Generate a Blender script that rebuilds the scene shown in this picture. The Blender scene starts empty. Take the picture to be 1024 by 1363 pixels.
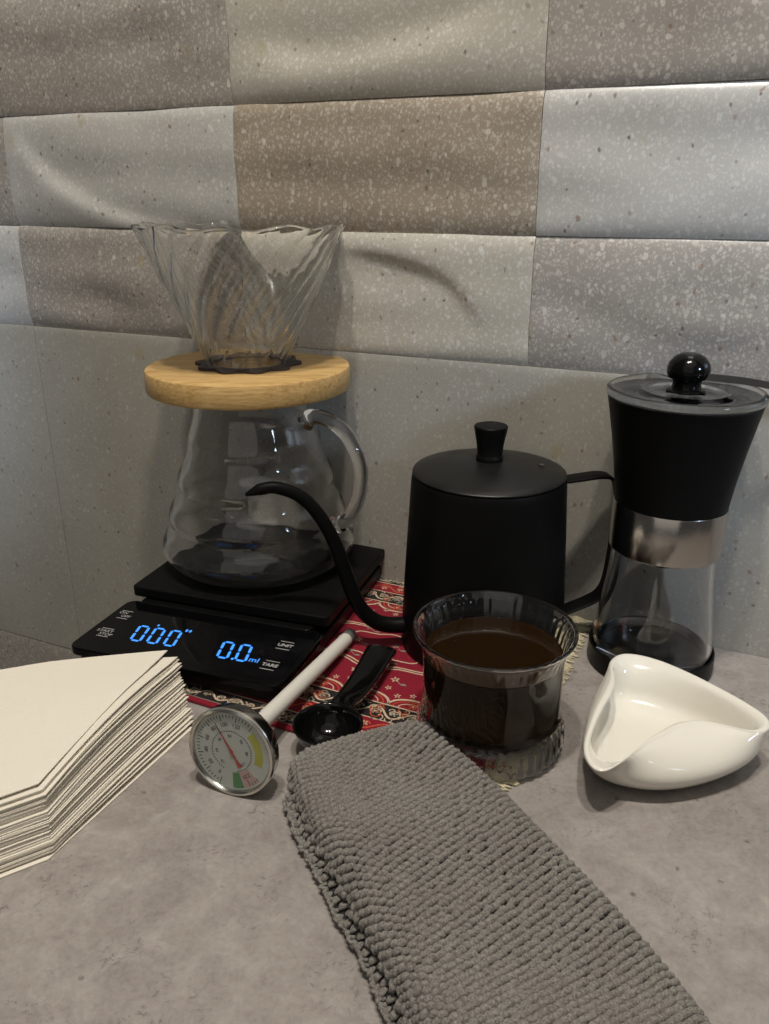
import bpy, bmesh, math, random
from mathutils import Vector, Matrix, noise
PI = math.pi
R = math.radians
S = 0.008                      # one working unit is 8 mm
scene = bpy.context.scene
COL = scene.collection
random.seed(7)

# ---------------------------------------------------------------- camera
cd = bpy.data.cameras.new('camera')
cam = bpy.data.objects.new('camera', cd)
COL.objects.link(cam)
cam.location = (0, 0, 29.3 * S)
cam.rotation_euler = (R(90 - 21), 0, 0)
cd.sensor_fit = 'VERTICAL'
cd.sensor_height = 36
cd.lens = 36 * 1100 / 1363
cd.clip_start = 0.01
cd.clip_end = 50
scene.camera = cam

# ---------------------------------------------------------------- world and light
w = bpy.data.worlds.new('World')
scene.world = w
w.use_nodes = True
bg = w.node_tree.nodes['Background']
bg.inputs['Color'].default_value = (1.0, 0.97, 0.93, 1)
bg.inputs['Strength'].default_value = 0.058
scene.view_settings.view_transform = 'Standard'
scene.view_settings.look = 'None'
scene.view_settings.exposure = 0
scene.view_settings.gamma = 1
scene.render.engine = 'CYCLES'
cy = scene.cycles
cy.max_bounces = 14
cy.transmission_bounces = 12
cy.transparent_max_bounces = 16
cy.caustics_refractive = True
cy.caustics_reflective = True
cy.blur_glossy = 0.6
cy.sample_clamp_indirect = 4
cy.use_denoising = True

def area(name, loc, target, size, power, color, shape='DISK'):
    l = bpy.data.lights.new(name, 'AREA')
    l.shape = shape
    l.size = size * S
    l.energy = power
    l.color = color
    o = bpy.data.objects.new(name, l)
    COL.objects.link(o)
    o.location = Vector(loc) * S
    d = Vector(target) * S - o.location
    o.rotation_euler = d.to_track_quat('-Z', 'Y').to_euler()
    return o

WARM = (1.0, 0.925, 0.82)
for cx in (-13, 9):            # two fittings of four small lamps each
    for i in (-1, 1):
        for j in (-1, 1):
            area('ceiling_lamp', (cx + i * 1.7, 6 + j * 2.2, 150), (3, 50, 0), 2.2, 1.56, WARM)

def spot(name, loc, target, angle, blend, power, color, size):
    l = bpy.data.lights.new(name, 'SPOT')
    l.spot_size = R(angle)
    l.spot_blend = blend
    l.energy = power
    l.color = color
    l.shadow_soft_size = size * S
    o = bpy.data.objects.new(name, l)
    COL.objects.link(o)
    o.location = Vector(loc) * S
    d = Vector(target) * S - o.location
    o.rotation_euler = d.to_track_quat('-Z', 'Y').to_euler()
COOL = (0.62, 0.78, 1.0)
area('ceiling_bounce', (0, -40, 190), (0, 50, 5), 190, 3.0, (1.0, 0.95, 0.88))
area('front_fill', (-40, -90, 70), (5, 50, 8), 150, 1.6, (1.0, 0.94, 0.86), 'SQUARE')  # added soft fill behind the camera, for object fronts and reflections
spot('cool_wall_spot', (95, -40, 60), (39, 44, 25), 27, 1.0, 36, COOL, 9)  # two added cool spots stand in for window light on the wall's sides
spot('cool_wall_spot', (-95, -20, 55), (-57, 78, 20), 28, 1.0, 30, COOL, 9)

# ---------------------------------------------------------------- materials
class NT:
    def __init__(self, name):
        self.m = bpy.data.materials.new(name)
        self.m.use_nodes = True
        self.t = self.m.node_tree
        self.b = self.t.nodes['Principled BSDF']
        self.out = self.t.nodes['Material Output']
    def n(self, kind, **kw):
        nd = self.t.nodes.new(kind)
        for k, v in kw.items():
            if k in nd.inputs and not hasattr(nd, k):
                nd.inputs[k].default_value = v
            else:
                try:
                    setattr(nd, k, v)
                except Exception:
                    nd.inputs[k].default_value = v
        return nd
    def l(self, a, b):
        self.t.links.new(a, b)
    def coord(self, which='Object', scale=None):
        tc = self.n('ShaderNodeTexCoord')
        o = tc.outputs[which]
        if scale is not None:
            mp = self.n('ShaderNodeMapping')
            mp.inputs['Scale'].default_value = scale
            self.l(o, mp.inputs['Vector'])
            o = mp.outputs[0]
        return o
    def noise(self, vec, unit, detail=4, rough=0.55, dist=0.0):
        nd = self.n('ShaderNodeTexNoise')
        nd.inputs['Scale'].default_value = 1 / (unit * S)
        nd.inputs['Detail'].default_value = detail
        nd.inputs['Roughness'].default_value = rough
        nd.inputs['Distortion'].default_value = dist
        self.l(vec, nd.inputs['Vector'])
        return nd.outputs['Fac']
    def voro(self, vec, unit, feature='F1', rnd=1.0):
        nd = self.n('ShaderNodeTexVoronoi')
        nd.feature = feature
        nd.inputs['Scale'].default_value = 1 / (unit * S)
        nd.inputs['Randomness'].default_value = rnd
        self.l(vec, nd.inputs['Vector'])
        return nd
    def ramp(self, fac, stops, interp='LINEAR'):
        r = self.n('ShaderNodeValToRGB')
        cr = r.color_ramp
        cr.interpolation = interp
        while len(cr.elements) > 1:
            cr.elements.remove(cr.elements[0])
        for i, (p, c) in enumerate(stops):
            if not isinstance(c, (tuple, list)):
                c = (c, c, c)
            e = cr.elements[0] if i == 0 else cr.elements.new(p)
            e.position = p
            e.color = (*c[:3], 1)
        self.l(fac, r.inputs['Fac'])
        return r.outputs['Color']
    def math(self, op, a, b=None):
        m = self.n('ShaderNodeMath')
        m.operation = op
        for i, v in enumerate((a, b)):
            if v is None:
                continue
            if isinstance(v, (int, float)):
                m.inputs[i].default_value = v
            else:
                self.l(v, m.inputs[i])
        return m.outputs[0]
    def mix(self, fac, a, b):
        m = self.n('ShaderNodeMix')
        m.data_type = 'RGBA'
        for s, v in ((0, fac), (6, a), (7, b)):
            if isinstance(v, (int, float)):
                m.inputs[s].default_value = v
            elif isinstance(v, (tuple, list)):
                m.inputs[s].default_value = (*v[:3], 1)
            else:
                self.l(v, m.inputs[s])
        return m.outputs[2]
    def bump(self, h, dist, strength=1.0, normal=None):
        b = self.n('ShaderNodeBump')
        b.inputs['Distance'].default_value = dist * S
        b.inputs['Strength'].default_value = strength
        self.l(h, b.inputs['Height'])
        if normal is not None:
            self.l(normal, b.inputs['Normal'])
        return b.outputs[0]
    def set(self, **kw):
        names = dict(color='Base Color', rough='Roughness', metal='Metallic', spec='Specular IOR Level',
                     trans='Transmission Weight', ior='IOR', coat='Coat Weight', coatr='Coat Roughness',
                     emit='Emission Color', emits='Emission Strength', normal='Normal', sheen='Sheen Weight',
                     aniso='Anisotropic')
        for k, v in kw.items():
            s = self.b.inputs[names[k]]
            if hasattr(v, 'links') or hasattr(v, 'is_output'):
                self.l(v, s)
            elif isinstance(v, (tuple, list)):
                s.default_value = (*v[:3], 1)
            else:
                s.default_value = v
        return self

def mat_counter():
    t = NT('brown grey stone laminate')
    v = t.coord()
    big = t.noise(v, 9, 5, 0.6, 0.6)
    med = t.noise(v, 2.2, 6, 0.65, 0.8)
    fine = t.noise(v, 0.25, 4, 0.7)
    c = t.ramp(big, [(0.3, (0.225, 0.200, 0.186)), (0.52, (0.285, 0.258, 0.240)), (0.72, (0.345, 0.318, 0.295))])
    c2 = t.ramp(med, [(0.32, (0.175, 0.152, 0.140)), (0.50, (0.275, 0.248, 0.230)), (0.68, (0.36, 0.335, 0.312))])
    c = t.mix(0.6, c, c2)
    sm = t.noise(v, 0.8, 6, 0.75, 1.2)
    c = t.mix(t.ramp(sm, [(0.42, 0.30), (0.60, 0)]), c, (0.14, 0.12, 0.11))
    pits = t.voro(v, 1.7)
    pm = t.ramp(pits.outputs['Distance'], [(0.0, 1), (0.035, 1), (0.11, 0)])
    sel = t.ramp(t.noise(v, 1.6, 3, 0.8, 1.0), [(0.46, 0), (0.54, 1)])
    pf = t.math('MULTIPLY', pm, sel)
    c = t.mix(t.math('MULTIPLY', pf, 0.85), c, (0.07, 0.056, 0.05))
    streak = t.ramp(t.noise(v, 0.75, 5, 0.75, 2.2), [(0.55, 0), (0.63, 1)])
    area_ = t.ramp(t.noise(v, 3.5, 2, 0.5), [(0.5, 0), (0.62, 1)])
    c = t.mix(t.math('MULTIPLY', t.math('MULTIPLY', streak, area_), 0.75), c, (0.09, 0.074, 0.066))
    c = t.mix(t.math('MULTIPLY', t.ramp(fine, [(0.35, 0), (0.75, 1)]), 0.30), c, (0.42, 0.39, 0.365))
    rg = t.ramp(med, [(0.3, 0.42), (0.7, 0.56)])
    h = t.math('ADD', t.math('MULTIPLY', fine, 0.4), t.math('MULTIPLY', pf, -1.0))
    t.set(color=c, rough=rg, normal=t.bump(h, 0.03, 0.6), spec=0.4)
    return t.m

def mat_tile(name, base, chipw, density, seed, warm=(1, 1, 1)):
    """glazed terrazzo print: pale chips, dark and rusty specks, cloudy tint"""
    t = NT(name)
    v0 = t.coord()
    mp = t.n('ShaderNodeMapping')
    mp.inputs['Location'].default_value = (seed * 0.37, seed * 0.11, seed * 0.23)
    mp.inputs['Scale'].default_value = (1, 1, 0.82)
    t.l(v0, mp.inputs['Vector'])
    v = mp.outputs[0]
    # warp
    wn = t.n('ShaderNodeTexNoise')
    wn.inputs['Scale'].default_value = 1 / (0.5 * S)
    t.l(v, wn.inputs['Vector'])
    mx = t.n('ShaderNodeMixRGB')
    mx.blend_type = 'LINEAR_LIGHT'
    mx.inputs[0].default_value = 0.0016
    t.l(v, mx.inputs[1])
    t.l(wn.outputs['Color'], mx.inputs[2])
    v = mx.outputs[0]
    cloud = t.noise(v, 5, 3, 0.5)
    b2 = tuple(x * 0.86 for x in base)
    c = t.mix(cloud, b2, tuple(min(1, x * 1.10) for x in base))
    def chips(unit, rad0, rad1, keep, col, amt, c):
        vo = t.voro(v, unit)
        near = t.ramp(vo.outputs['Distance'], [(0, 1), (rad0, 1), (rad1, 0)])
        sp = t.n('ShaderNodeSeparateColor')
        t.l(vo.outputs['Color'], sp.inputs[0])
        k = t.math('LESS_THAN', sp.outputs[0], keep)
        a = t.math('MULTIPLY', t.math('MULTIPLY', near, k), t.math('ADD', t.math('MULTIPLY', sp.outputs[1], 0.6 * amt), 0.4 * amt))
        return t.mix(a, c, col), a
    c, _ = chips(0.17, 0.30, 0.45, 0.8 * density, chipw, 0.40, c)
    c, _ = chips(0.31, 0.27, 0.40, 0.85 * density, chipw, 0.50, c)
    c, _ = chips(0.62, 0.20, 0.28, 0.42 * density, chipw, 0.60, c)
    c, _ = chips(1.45, 0.10, 0.145, 0.28 * density, chipw, 0.7, c)
    c, _ = chips(0.72, 0.09, 0.17, 0.42 * (0.5 + density / 2), (0.06, 0.05, 0.042), 0.8, c)
    c, _ = chips(0.97, 0.10, 0.17, 0.45 * (0.5 + density / 2), (0.20, 0.11, 0.06), 0.75, c)
    c, _ = chips(3.6, 0.05, 0.17, 0.5 * density, (0.33, 0.28, 0.10), 0.5, c)
    f = t.noise(v, 0.12, 2, 0.6)
    c = t.mix(t.math('MULTIPLY', f, 0.16), c, (0.16, 0.14, 0.12))
    t.set(color=c, rough=0.30, spec=0.5, normal=t.bump(t.noise(v, 0.35, 3, 0.6), 0.03, 0.28))
    return t.m

def simple(name, color, rough=0.5, metal=0.0, spec=0.5, bump_unit=None, bump=0.01, coat=0.0, var=0.0, var_unit=1.0):
    t = NT(name)
    v = t.coord()
    t.set(color=color, rough=rough, metal=metal, spec=spec, coat=coat)
    if var > 0:
        n = t.noise(v, var_unit, 4, 0.6)
        t.set(color=t.mix(n, tuple(x * (1 - var) for x in color), tuple(min(1, x * (1 + var)) for x in color)))
        t.set(rough=t.ramp(n, [(0.3, max(0.02, rough - 0.07)), (0.7, min(1, rough + 0.07))]))
    if bump_unit:
        t.set(normal=t.bump(t.noise(v, bump_unit, 3, 0.6), bump, 1.0))
    return t.m

def mat_glass(name, tint=(1, 1, 1), rough=0.0, ior=1.47, bump=0.0):
    t = NT(name)
    t.set(color=tint, rough=rough, trans=1.0, ior=ior)
    if bump:
        t.set(normal=t.bump(t.noise(t.coord(), 1.2, 2, 0.4), bump, 1.0))
    return t.m

def mat_dripper():
    t = NT('ribbed dripper glass')
    t.set(color=(1, 1, 0.985), rough=0.0, trans=1.0, ior=1.10, coat=1.0, coatr=0.06)
    t.b.inputs['Coat IOR'].default_value = 1.45
    return t.m

def mat_thin_glass(name, tint=(0.93, 0.95, 0.94), extra=0.02):
    """thin-walled glass: straight-through transmission plus a mirror layer"""
    t = NT(name)
    t.t.nodes.remove(t.b)
    tr = t.n('ShaderNodeBsdfTransparent')
    tr.inputs[0].default_value = (*tint, 1)
    gl = t.n('ShaderNodeBsdfGlossy')
    gl.inputs['Roughness'].default_value = 0.015
    nrm = t.bump(t.noise(t.coord(), 1.6, 2, 0.4), 0.05, 1.0)
    t.l(nrm, gl.inputs['Normal'])
    lw = t.n('ShaderNodeLayerWeight')
    lw.inputs['Blend'].default_value = 0.5
    p5 = t.math('POWER', lw.outputs['Facing'], 4.0)
    f = t.math('ADD', t.math('MULTIPLY', p5, 0.55), 0.035 + extra)
    ms = t.n('ShaderNodeMixShader')
    t.l(f, ms.inputs[0])
    t.l(tr.outputs[0], ms.inputs[1])
    t.l(gl.outputs[0], ms.inputs[2])
    t.l(ms.outputs[0], t.out.inputs['Surface'])
    return t.m

def mat_bamboo():
    t = NT('oiled bamboo')
    v0 = t.coord()
    mp = t.n('ShaderNodeMapping')
    mp.inputs['Scale'].default_value = (0.10, 1.0, 1.6)
    mp.inputs['Rotation'].default_value = (0, 0, R(-14))
    t.l(v0, mp.inputs['Vector'])
    a = t.noise(mp.outputs[0], 0.55, 5, 0.6, 1.6)
    b = t.noise(mp.outputs[0], 0.12, 3, 0.6)
    c = t.ramp(a, [(0.28, (0.33, 0.19, 0.065)), (0.47, (0.50, 0.325, 0.125)), (0.66, (0.60, 0.415, 0.18))])
    c = t.mix(t.math('MULTIPLY', t.ramp(b, [(0.45, 0), (0.7, 1)]), 0.35), c, (0.30, 0.14, 0.04))
    t.set(color=c, rough=0.42, spec=0.4, normal=t.bump(b, 0.02, 0.5))
    return t.m

def mat_brushed():
    t = NT('brushed stainless steel')
    v = t.coord(scale=(1, 1, 22))
    n = t.noise(v, 0.7, 3, 0.6)
    tg = t.n('ShaderNodeTangent')
    tg.direction_type = 'RADIAL'
    tg.axis = 'Z'
    t.l(tg.outputs[0], t.b.inputs['Tangent'])
    t.set(aniso=0.3, color=(0.50, 0.47, 0.44), metal=1.0, rough=t.ramp(n, [(0.3, 0.10), (0.7, 0.20)]), normal=t.bump(n, 0.003, 0.5))
    return t.m

def mat_knit(name, base, dark):
    t = NT(name)
    v = t.coord()
    a = t.noise(v, 3.0, 3, 0.5)
    b = t.noise(v, 0.10, 4, 0.75, 0.5)
    c = t.mix(t.ramp(a, [(0.35, 0), (0.65, 1)]), base, tuple(x * 1.12 * k for x, k in zip(base, (0.98, 1.0, 1.0))))
    c = t.mix(t.math('MULTIPLY', t.ramp(b, [(0.40, 1), (0.60, 0)]), 0.7), c, dark)
    t.set(color=c, rough=0.95, spec=0.15, sheen=0.1, normal=t.bump(b, 0.06, 0.9))
    return t.m

def mat_cloth(name, base, amp=0.25, unit=0.07):
    t = NT(name)
    v = t.coord()
    b = t.noise(v, unit, 3, 0.7)
    c = t.mix(t.ramp(b, [(0.3, 0), (0.7, 1)]), tuple(x * (1 - amp) for x in base), tuple(min(1, x * (1 + amp)) for x in base))
    t.set(color=c, rough=0.95, spec=0.1, sheen=0.2, normal=t.bump(b, 0.03, 0.8))
    return t.m

def mat_paper():
    t = NT('unbleached filter paper')
    v = t.coord()
    b = t.noise(v, 0.18, 4, 0.7)
    c = t.mix(b, (0.66, 0.62, 0.53), (0.75, 0.71, 0.62))
    t.set(color=c, rough=0.9, spec=0.15, normal=t.bump(b, 0.02, 0.5))
    t.b.inputs['Subsurface Weight'].default_value = 0.0
    return t.m

def mat_coffee():
    t = NT('black coffee')
    t.set(color=(0.013, 0.0062, 0.0022), rough=0.06, spec=0.35)
    return t.m

M = dict(
    counter=mat_counter(),
    glass=mat_glass('clear glass'),
    dripglass=mat_dripper(),
    thin=mat_thin_glass('thin blown glass'),
    lid=mat_glass('clear acrylic lid', (0.97, 0.97, 0.97), 0.0, 1.45),
    bamboo=mat_bamboo(), steel=mat_brushed(),
    chrome=simple('polished steel', (0.62, 0.60, 0.56), 0.18, 1.0),
    silicone=simple('dark brown silicone', (0.035, 0.026, 0.024), 0.62, bump_unit=0.2, bump=0.01),
    blackcoat=simple('matt black powder coat', (0.0045, 0.0045, 0.0045), 0.42, spec=0.06, bump_unit=0.10, bump=0.008, var=0.15, var_unit=2.0),
    blackplastic=simple('satin black plastic', (0.004, 0.004, 0.0042), 0.36, spec=0.14, var=0.2, var_unit=1.2),
    glossblack=simple('glossy black plastic', (0.003, 0.003, 0.003), 0.10, spec=0.26, var=0.2),
    panelblack=simple('black acrylic display panel', (0.002, 0.002, 0.0025), 0.07, spec=0.20, var=0.2),
    platform=simple('black textured scale plate', (0.004, 0.004, 0.0042), 0.45, spec=0.10, bump_unit=0.12, bump=0.03),
    ceramic=simple('white glazed ceramic', (0.76, 0.735, 0.66), 0.12, spec=0.5, coat=0.3, var=0.02, var_unit=4),
    paper=mat_paper(), coffee=mat_coffee(),
    knit=mat_knit('grey cotton yarn', (0.255, 0.238, 0.218), (0.070, 0.063, 0.056)),
    knitbase=mat_knit('shaded knit ground', (0.035, 0.033, 0.030), (0.012, 0.011, 0.010)),  # near-black ground puts the shade of the stitch gaps into the colour
    sleeve=simple('white plastic sleeve', (0.62, 0.60, 0.55), 0.35, spec=0.4, var=0.03),
    dial=simple('printed dial card', (0.50, 0.49, 0.47), 0.6, var=0.03),
    grout=simple('cement grout', (0.36, 0.34, 0.30), 0.9, bump_unit=0.3, bump=0.03, var=0.15),
    ink=simple('dark grey print', (0.03, 0.03, 0.035), 0.6),
    white_ink=simple('white print', (0.36, 0.36, 0.36), 0.5),
    yellow_ink=simple('yellow print', (0.42, 0.38, 0.04), 0.6),
    green_ink=simple('green print', (0.04, 0.20, 0.06), 0.6),
    pink_ink=simple('pink print', (0.50, 0.30, 0.28), 0.6),
    red_paint=simple('red needle paint', (0.42, 0.03, 0.02), 0.45),
    rug_red=mat_cloth('red woven pile', (0.20, 0.004, 0.018), 0.35),
    rug_black=mat_cloth('black woven pile', (0.012, 0.008, 0.008), 0.3),
    rug_cream=mat_cloth('cream woven pile', (0.52, 0.40, 0.28), 0.3),
    rug_grey=mat_cloth('grey green woven pile', (0.22, 0.20, 0.15), 0.3),
    rug_orange=mat_cloth('orange woven pile', (0.46, 0.075, 0.03), 0.3),
    fringe=mat_cloth('cream cotton fringe', (0.56, 0.50, 0.34), 0.3, 0.12),
    sash=simple('cardboard', (0.2, 0.18, 0.15), 0.8),
)
def led():
    t = NT('blue lit display segment')
    t.set(color=(0.02, 0.1, 0.3), rough=0.4, emit=(0.055, 0.30, 1.0), emits=1.15)
    return t.m
M['led'] = led()
M['coffee_body'] = simple('black coffee seen through the glass', (0.030, 0.0145, 0.0055), 0.9, spec=0.0, var=0.1, var_unit=2)

GREYS = dict(
    light=[mat_tile('pale grey terrazzo glaze %d' % i, b, (0.66, 0.655, 0.64), 0.95, i * 3.1 + 1) for i, b in enumerate([(0.46, 0.455, 0.435), (0.44, 0.415, 0.355)])],
    dark=[mat_tile('taupe terrazzo glaze %d' % i, b, (0.66, 0.62, 0.56), 1.0, i * 2.3 + 7) for i, b in enumerate([(0.315, 0.292, 0.265), (0.305, 0.258, 0.198)])],
    plain=[mat_tile('plain grey terrazzo glaze', (0.335, 0.320, 0.282), (0.48, 0.465, 0.42), 0.6, 21)],
)

# ---------------------------------------------------------------- mesh helpers
def thing(name, label, cat, loc=(0, 0, 0), rot=(0, 0, 0), group=None):
    o = bpy.data.objects.new(name, None)
    o.empty_display_size = 0.01
    COL.objects.link(o)
    o.location = Vector(loc) * S
    o.rotation_euler = rot
    o['label'] = label
    o['category'] = cat
    if group:
        o['group'] = group
    return o

def tag(o, label, cat, group=None):
    o['label'] = label
    o['category'] = cat
    if group:
        o['group'] = group
    return o

def obj(name, vf, mat, parent=None, smooth=True, loc=None, rot=None, angle=None, kind=None, bevel=None, subsurf=0):
    v, f = vf[0], vf[1]
    me = bpy.data.meshes.new(name)
    me.from_pydata([(x * S, y * S, z * S) for x, y, z in v], [], f)
    me.validate()
    bm = bmesh.new()
    bm.from_mesh(me)
    bmesh.ops.recalc_face_normals(bm, faces=bm.faces)
    bm.to_mesh(me)
    bm.free()
    mats = mat if isinstance(mat, list) else [mat]
    for m in mats:
        me.materials.append(m)
    if len(vf) > 2:
        me.polygons.foreach_set('material_index', vf[2])
    me.polygons.foreach_set('use_smooth', [smooth] * len(me.polygons))
    if smooth and angle:
        me.set_sharp_from_angle(angle=R(angle))
    o = bpy.data.objects.new(name, me)
    COL.objects.link(o)
    if parent:
        o.parent = parent
    if loc is not None:
        o.location = Vector(loc) * S
    if rot is not None:
        o.rotation_euler = rot
    if kind:
        o['kind'] = kind
    if bevel:
        b = o.modifiers.new('bevel', 'BEVEL')
        b.width = bevel * S
        b.segments = 3
        b.limit_method = 'ANGLE'
        b.angle_limit = R(40)
    if subsurf:
        s = o.modifiers.new('subsurf', 'SUBSURF')
        s.levels = s.render_levels = subsurf
    return o

def merge(*parts):
    V, F = [], []
    for p in parts:
        n = len(V)
        V += list(p[0])
        F += [tuple(i + n for i in f) for f in p[1]]
    return V, F

def move(vf, loc=(0, 0, 0), rz=0.0):
    c, s = math.cos(rz), math.sin(rz)
    return [(x * c - y * s + loc[0], x * s + y * c + loc[1], z + loc[2]) for x, y, z in vf[0]], vf[1]

def lathe(prof, n=96, closed=False, rfun=None, zfun=None):
    """prof: list of (r, z); r == 0 makes a pole"""
    V, F, rings = [], [], []
    for r, z in prof:
        if r < 1e-6:
            rings.append([len(V)])
            V.append((0, 0, z))
        else:
            ring = []
            for i in range(n):
                a = 2 * PI * i / n
                rr = r + (rfun(a, z, r) if rfun else 0)
                zz = z + (zfun(a, z, r) if zfun else 0)
                ring.append(len(V))
                V.append((rr * math.cos(a), rr * math.sin(a), zz))
            rings.append(ring)
    pairs = list(zip(rings[:-1], rings[1:]))
    if closed:
        pairs.append((rings[-1], rings[0]))
    for A, B in pairs:
        for i in range(n):
            j = (i + 1) % n
            if len(A) == 1 and len(B) == 1:
                continue
            if len(A) == 1:
                F.append((A[0], B[j], B[i]))
            elif len(B) == 1:
                F.append((A[i], A[j], B[0]))
            else:
                F.append((A[i], A[j], B[j], B[i]))
    return V, F

def spline(pts, n):
    """catmull-rom through points of any dimension"""
    P = [tuple(p) for p in pts]
    P = [tuple(2 * a - b for a, b in zip(P[0], P[1]))] + P + [tuple(2 * a - b for a, b in zip(P[-1], P[-2]))]
    out = []
    for k in range(1, len(P) - 2):
        p0, p1, p2, p3 = P[k - 1:k + 3]
        for i in range(n):
            t = i / n
            out.append(tuple(0.5 * (2 * b + (c - a) * t + (2 * a - 5 * b + 4 * c - d) * t * t + (-a + 3 * b - 3 * c + d) * t ** 3)
                             for a, b, c, d in zip(p0, p1, p2, p3)))
    out.append(P[-2])
    return out

def sweep(path, section, n=None, cap=True, up=(0, 0, 1)):
    """section(i, t) -> list of (a, b) in the frame (side, up); path list of xyz"""
    V, F = [], []
    P = [Vector(p) for p in path]
    m = len(P)
    prev = None
    k = None
    for i, p in enumerate(P):
        d = (P[min(i + 1, m - 1)] - P[max(i - 1, 0)]).normalized()
        if prev is None:
            side = d.cross(Vector(up))
            if side.length < 1e-4:
                side = d.cross(Vector((0, 1, 0)))
            side.normalize()
        else:
            side = (prev - d * prev.dot(d)).normalized()
        prev = side
        u = side.cross(d).normalized()
        sec = section(i, i / (m - 1))
        k = len(sec)
        for a, b in sec:
            q = p + side * a + u * b
            V.append(tuple(q))
    for i in range(m - 1):
        for j in range(k):
            j2 = (j + 1) % k
            F.append((i * k + j, i * k + j2, (i + 1) * k + j2, (i + 1) * k + j))
    if cap:
        F.append(tuple(range(k)))
        F.append(tuple((m - 1) * k + j for j in reversed(range(k))))
    return V, F

def tube(path, rad, n=20, cap=True, up=(0, 0, 1)):
    f = rad if callable(rad) else (lambda t: rad)
    return sweep(path, lambda i, t: [(f(t) * math.cos(2 * PI * k / n), f(t) * math.sin(2 * PI * k / n)) for k in range(n)], cap=cap, up=up)

def box(x0, x1, y0, y1, z0, z1):
    V = [(x0, y0, z0), (x1, y0, z0), (x1, y1, z0), (x0, y1, z0), (x0, y0, z1), (x1, y0, z1), (x1, y1, z1), (x0, y1, z1)]
    F = [(0, 3, 2, 1), (4, 5, 6, 7), (0, 1, 5, 4), (1, 2, 6, 5), (2, 3, 7, 6), (3, 0, 4, 7)]
    return V, F

def prism(pts, z0, z1):
    n = len(pts)
    V = [(x, y, z0) for x, y in pts] + [(x, y, z1) for x, y in pts]
    F = [tuple(reversed(range(n))), tuple(range(n, 2 * n))]
    F += [(i, (i + 1) % n, n + (i + 1) % n, n + i) for i in range(n)]
    return V, F

def rrect(x0, x1, y0, y1, r, n=6):
    out = []
    for cx, cy_, a0 in ((x1 - r, y1 - r, 0), (x0 + r, y1 - r, 90), (x0 + r, y0 + r, 180), (x1 - r, y0 + r, 270)):
        for i in range(n + 1):
            a = R(a0 + 90 * i / n)
            out.append((cx + r * math.cos(a), cy_ + r * math.sin(a)))
    return out

# ================================================================ SETTING
# counter top: one slab whose left edge runs under the scale
A_W = R(24.4)
WD = Vector((math.cos(A_W), -math.sin(A_W), 0))     # along the wall, to the right
WN = Vector((math.sin(A_W), math.cos(A_W), 0))      # into the wall
WB = Vector((22.9, 50.21, 0))
def wp(s, z, out=0.0):
    p = WB + WD * s - WN * out
    return (p.x, p.y, z)
back0 = WB + WD * -33 - WN * 0.02
back1 = WB + WD * 60 - WN * 0.02
top_pts = [(back0.x, back0.y), (-19.2, 50.0), (-22.2, 44.0), (-30, 30), (-34, -30), (80, -30), (back1.x, back1.y)]
ct = obj('counter', prism(top_pts[::-1], -3.2, 0), M['counter'], smooth=False, bevel=0.12, kind='structure')
# ledge far below, seen in the gap to the left of the counter
lg = obj('floor', box(-160, 160, -90, 160, -60.2, -60), M['grout'], smooth=False, kind='structure')

wall = obj('wall', merge((
    [wp(-170, -60, -0.35), wp(70, -60, -0.35), wp(70, 95, -0.35), wp(-170, 95, -0.35),
     wp(-170, -60, -4), wp(70, -60, -4), wp(70, 95, -4), wp(-170, 95, -4)],
    [(0, 1, 2, 3), (7, 6, 5, 4), (0, 4, 5, 1), (1, 5, 6, 2), (2, 6, 7, 3), (3, 7, 4, 0)])), M['grout'], smooth=False, kind='structure')

C0, CW, CH, Z0 = -59.6, 22.58, 8.45, 18.38
def crease(line, amp, w, fade=4.0):
    P = spline(line, 8)
    def h(s, z):
        best = 1e9
        sg = 1
        te = 0
        for k in range(len(P) - 1):
            ax, az = P[k]
            bx, bz = P[k + 1]
            dx, dz = bx - ax, bz - az
            L = dx * dx + dz * dz
            t = max(0, min(1, ((s - ax) * dx + (z - az) * dz) / L))
            qx, qz = ax + dx * t - s, az + dz * t - z
            d = math.hypot(qx, qz)
            if d < best:
                best = d
                sg = 1 if (dx * (z - az) - dz * (s - ax)) > 0 else -1
                te = (k + t) / (len(P) - 1)
        d = best * sg
        endf = min(1, te / 0.25) * min(1, (1 - te) / 0.25)
        return amp * endf * math.tanh(d / w) * math.exp(-(best / fade) ** 2)
    return h
creases = {
    (0, 1): [crease([(-58.5, 34.2), (-56, 31.4), (-52, 29.0), (-47, 27.5), (-41, 27.2)], -0.26, 0.55, 3.5)],
    (1, 0): [crease([(-30, 25.6), (-25, 25.2), (-20.5, 23.8), (-17.4, 20.6)], 0.20, 0.35, 3.0)],
    (1, 2): [crease([(-37, 39.5), (-30, 37.6), (-22, 38.5), (-15, 40.8)], -0.28, 0.9, 3.5)],
    (2, 2): [crease([(-9, 42.6), (-5, 40.6), (0, 38.6), (5, 37.8)], -0.26, 0.8, 3.5)],
    (2, 1): [crease([(-14, 31.5), (-6, 30.0), (2, 31.2), (8, 30.4)], -0.16, 1.2, 3.5)],
    (2, 0): [crease([(-14, 23.6), (-8, 21.9), (-2, 21.2), (6, 23.0)], 0.20, 1.0, 3.0)],
    (0, 0): [crease([(-58, 21.2), (-52, 22.0), (-46, 20.8), (-39, 22.2)], 0.16, 1.0, 3.0)],
    (0, 2): [crease([(-58, 41), (-50, 39.2), (-44, 40.8), (-38, 38.6)], 0.12, 1.2, 3.0)],
    (1, 1): [crease([(-36, 32.2), (-28, 30.6), (-22, 31.6), (-15, 30.2)], 0.12, 1.4, 3.0)],
}
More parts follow.
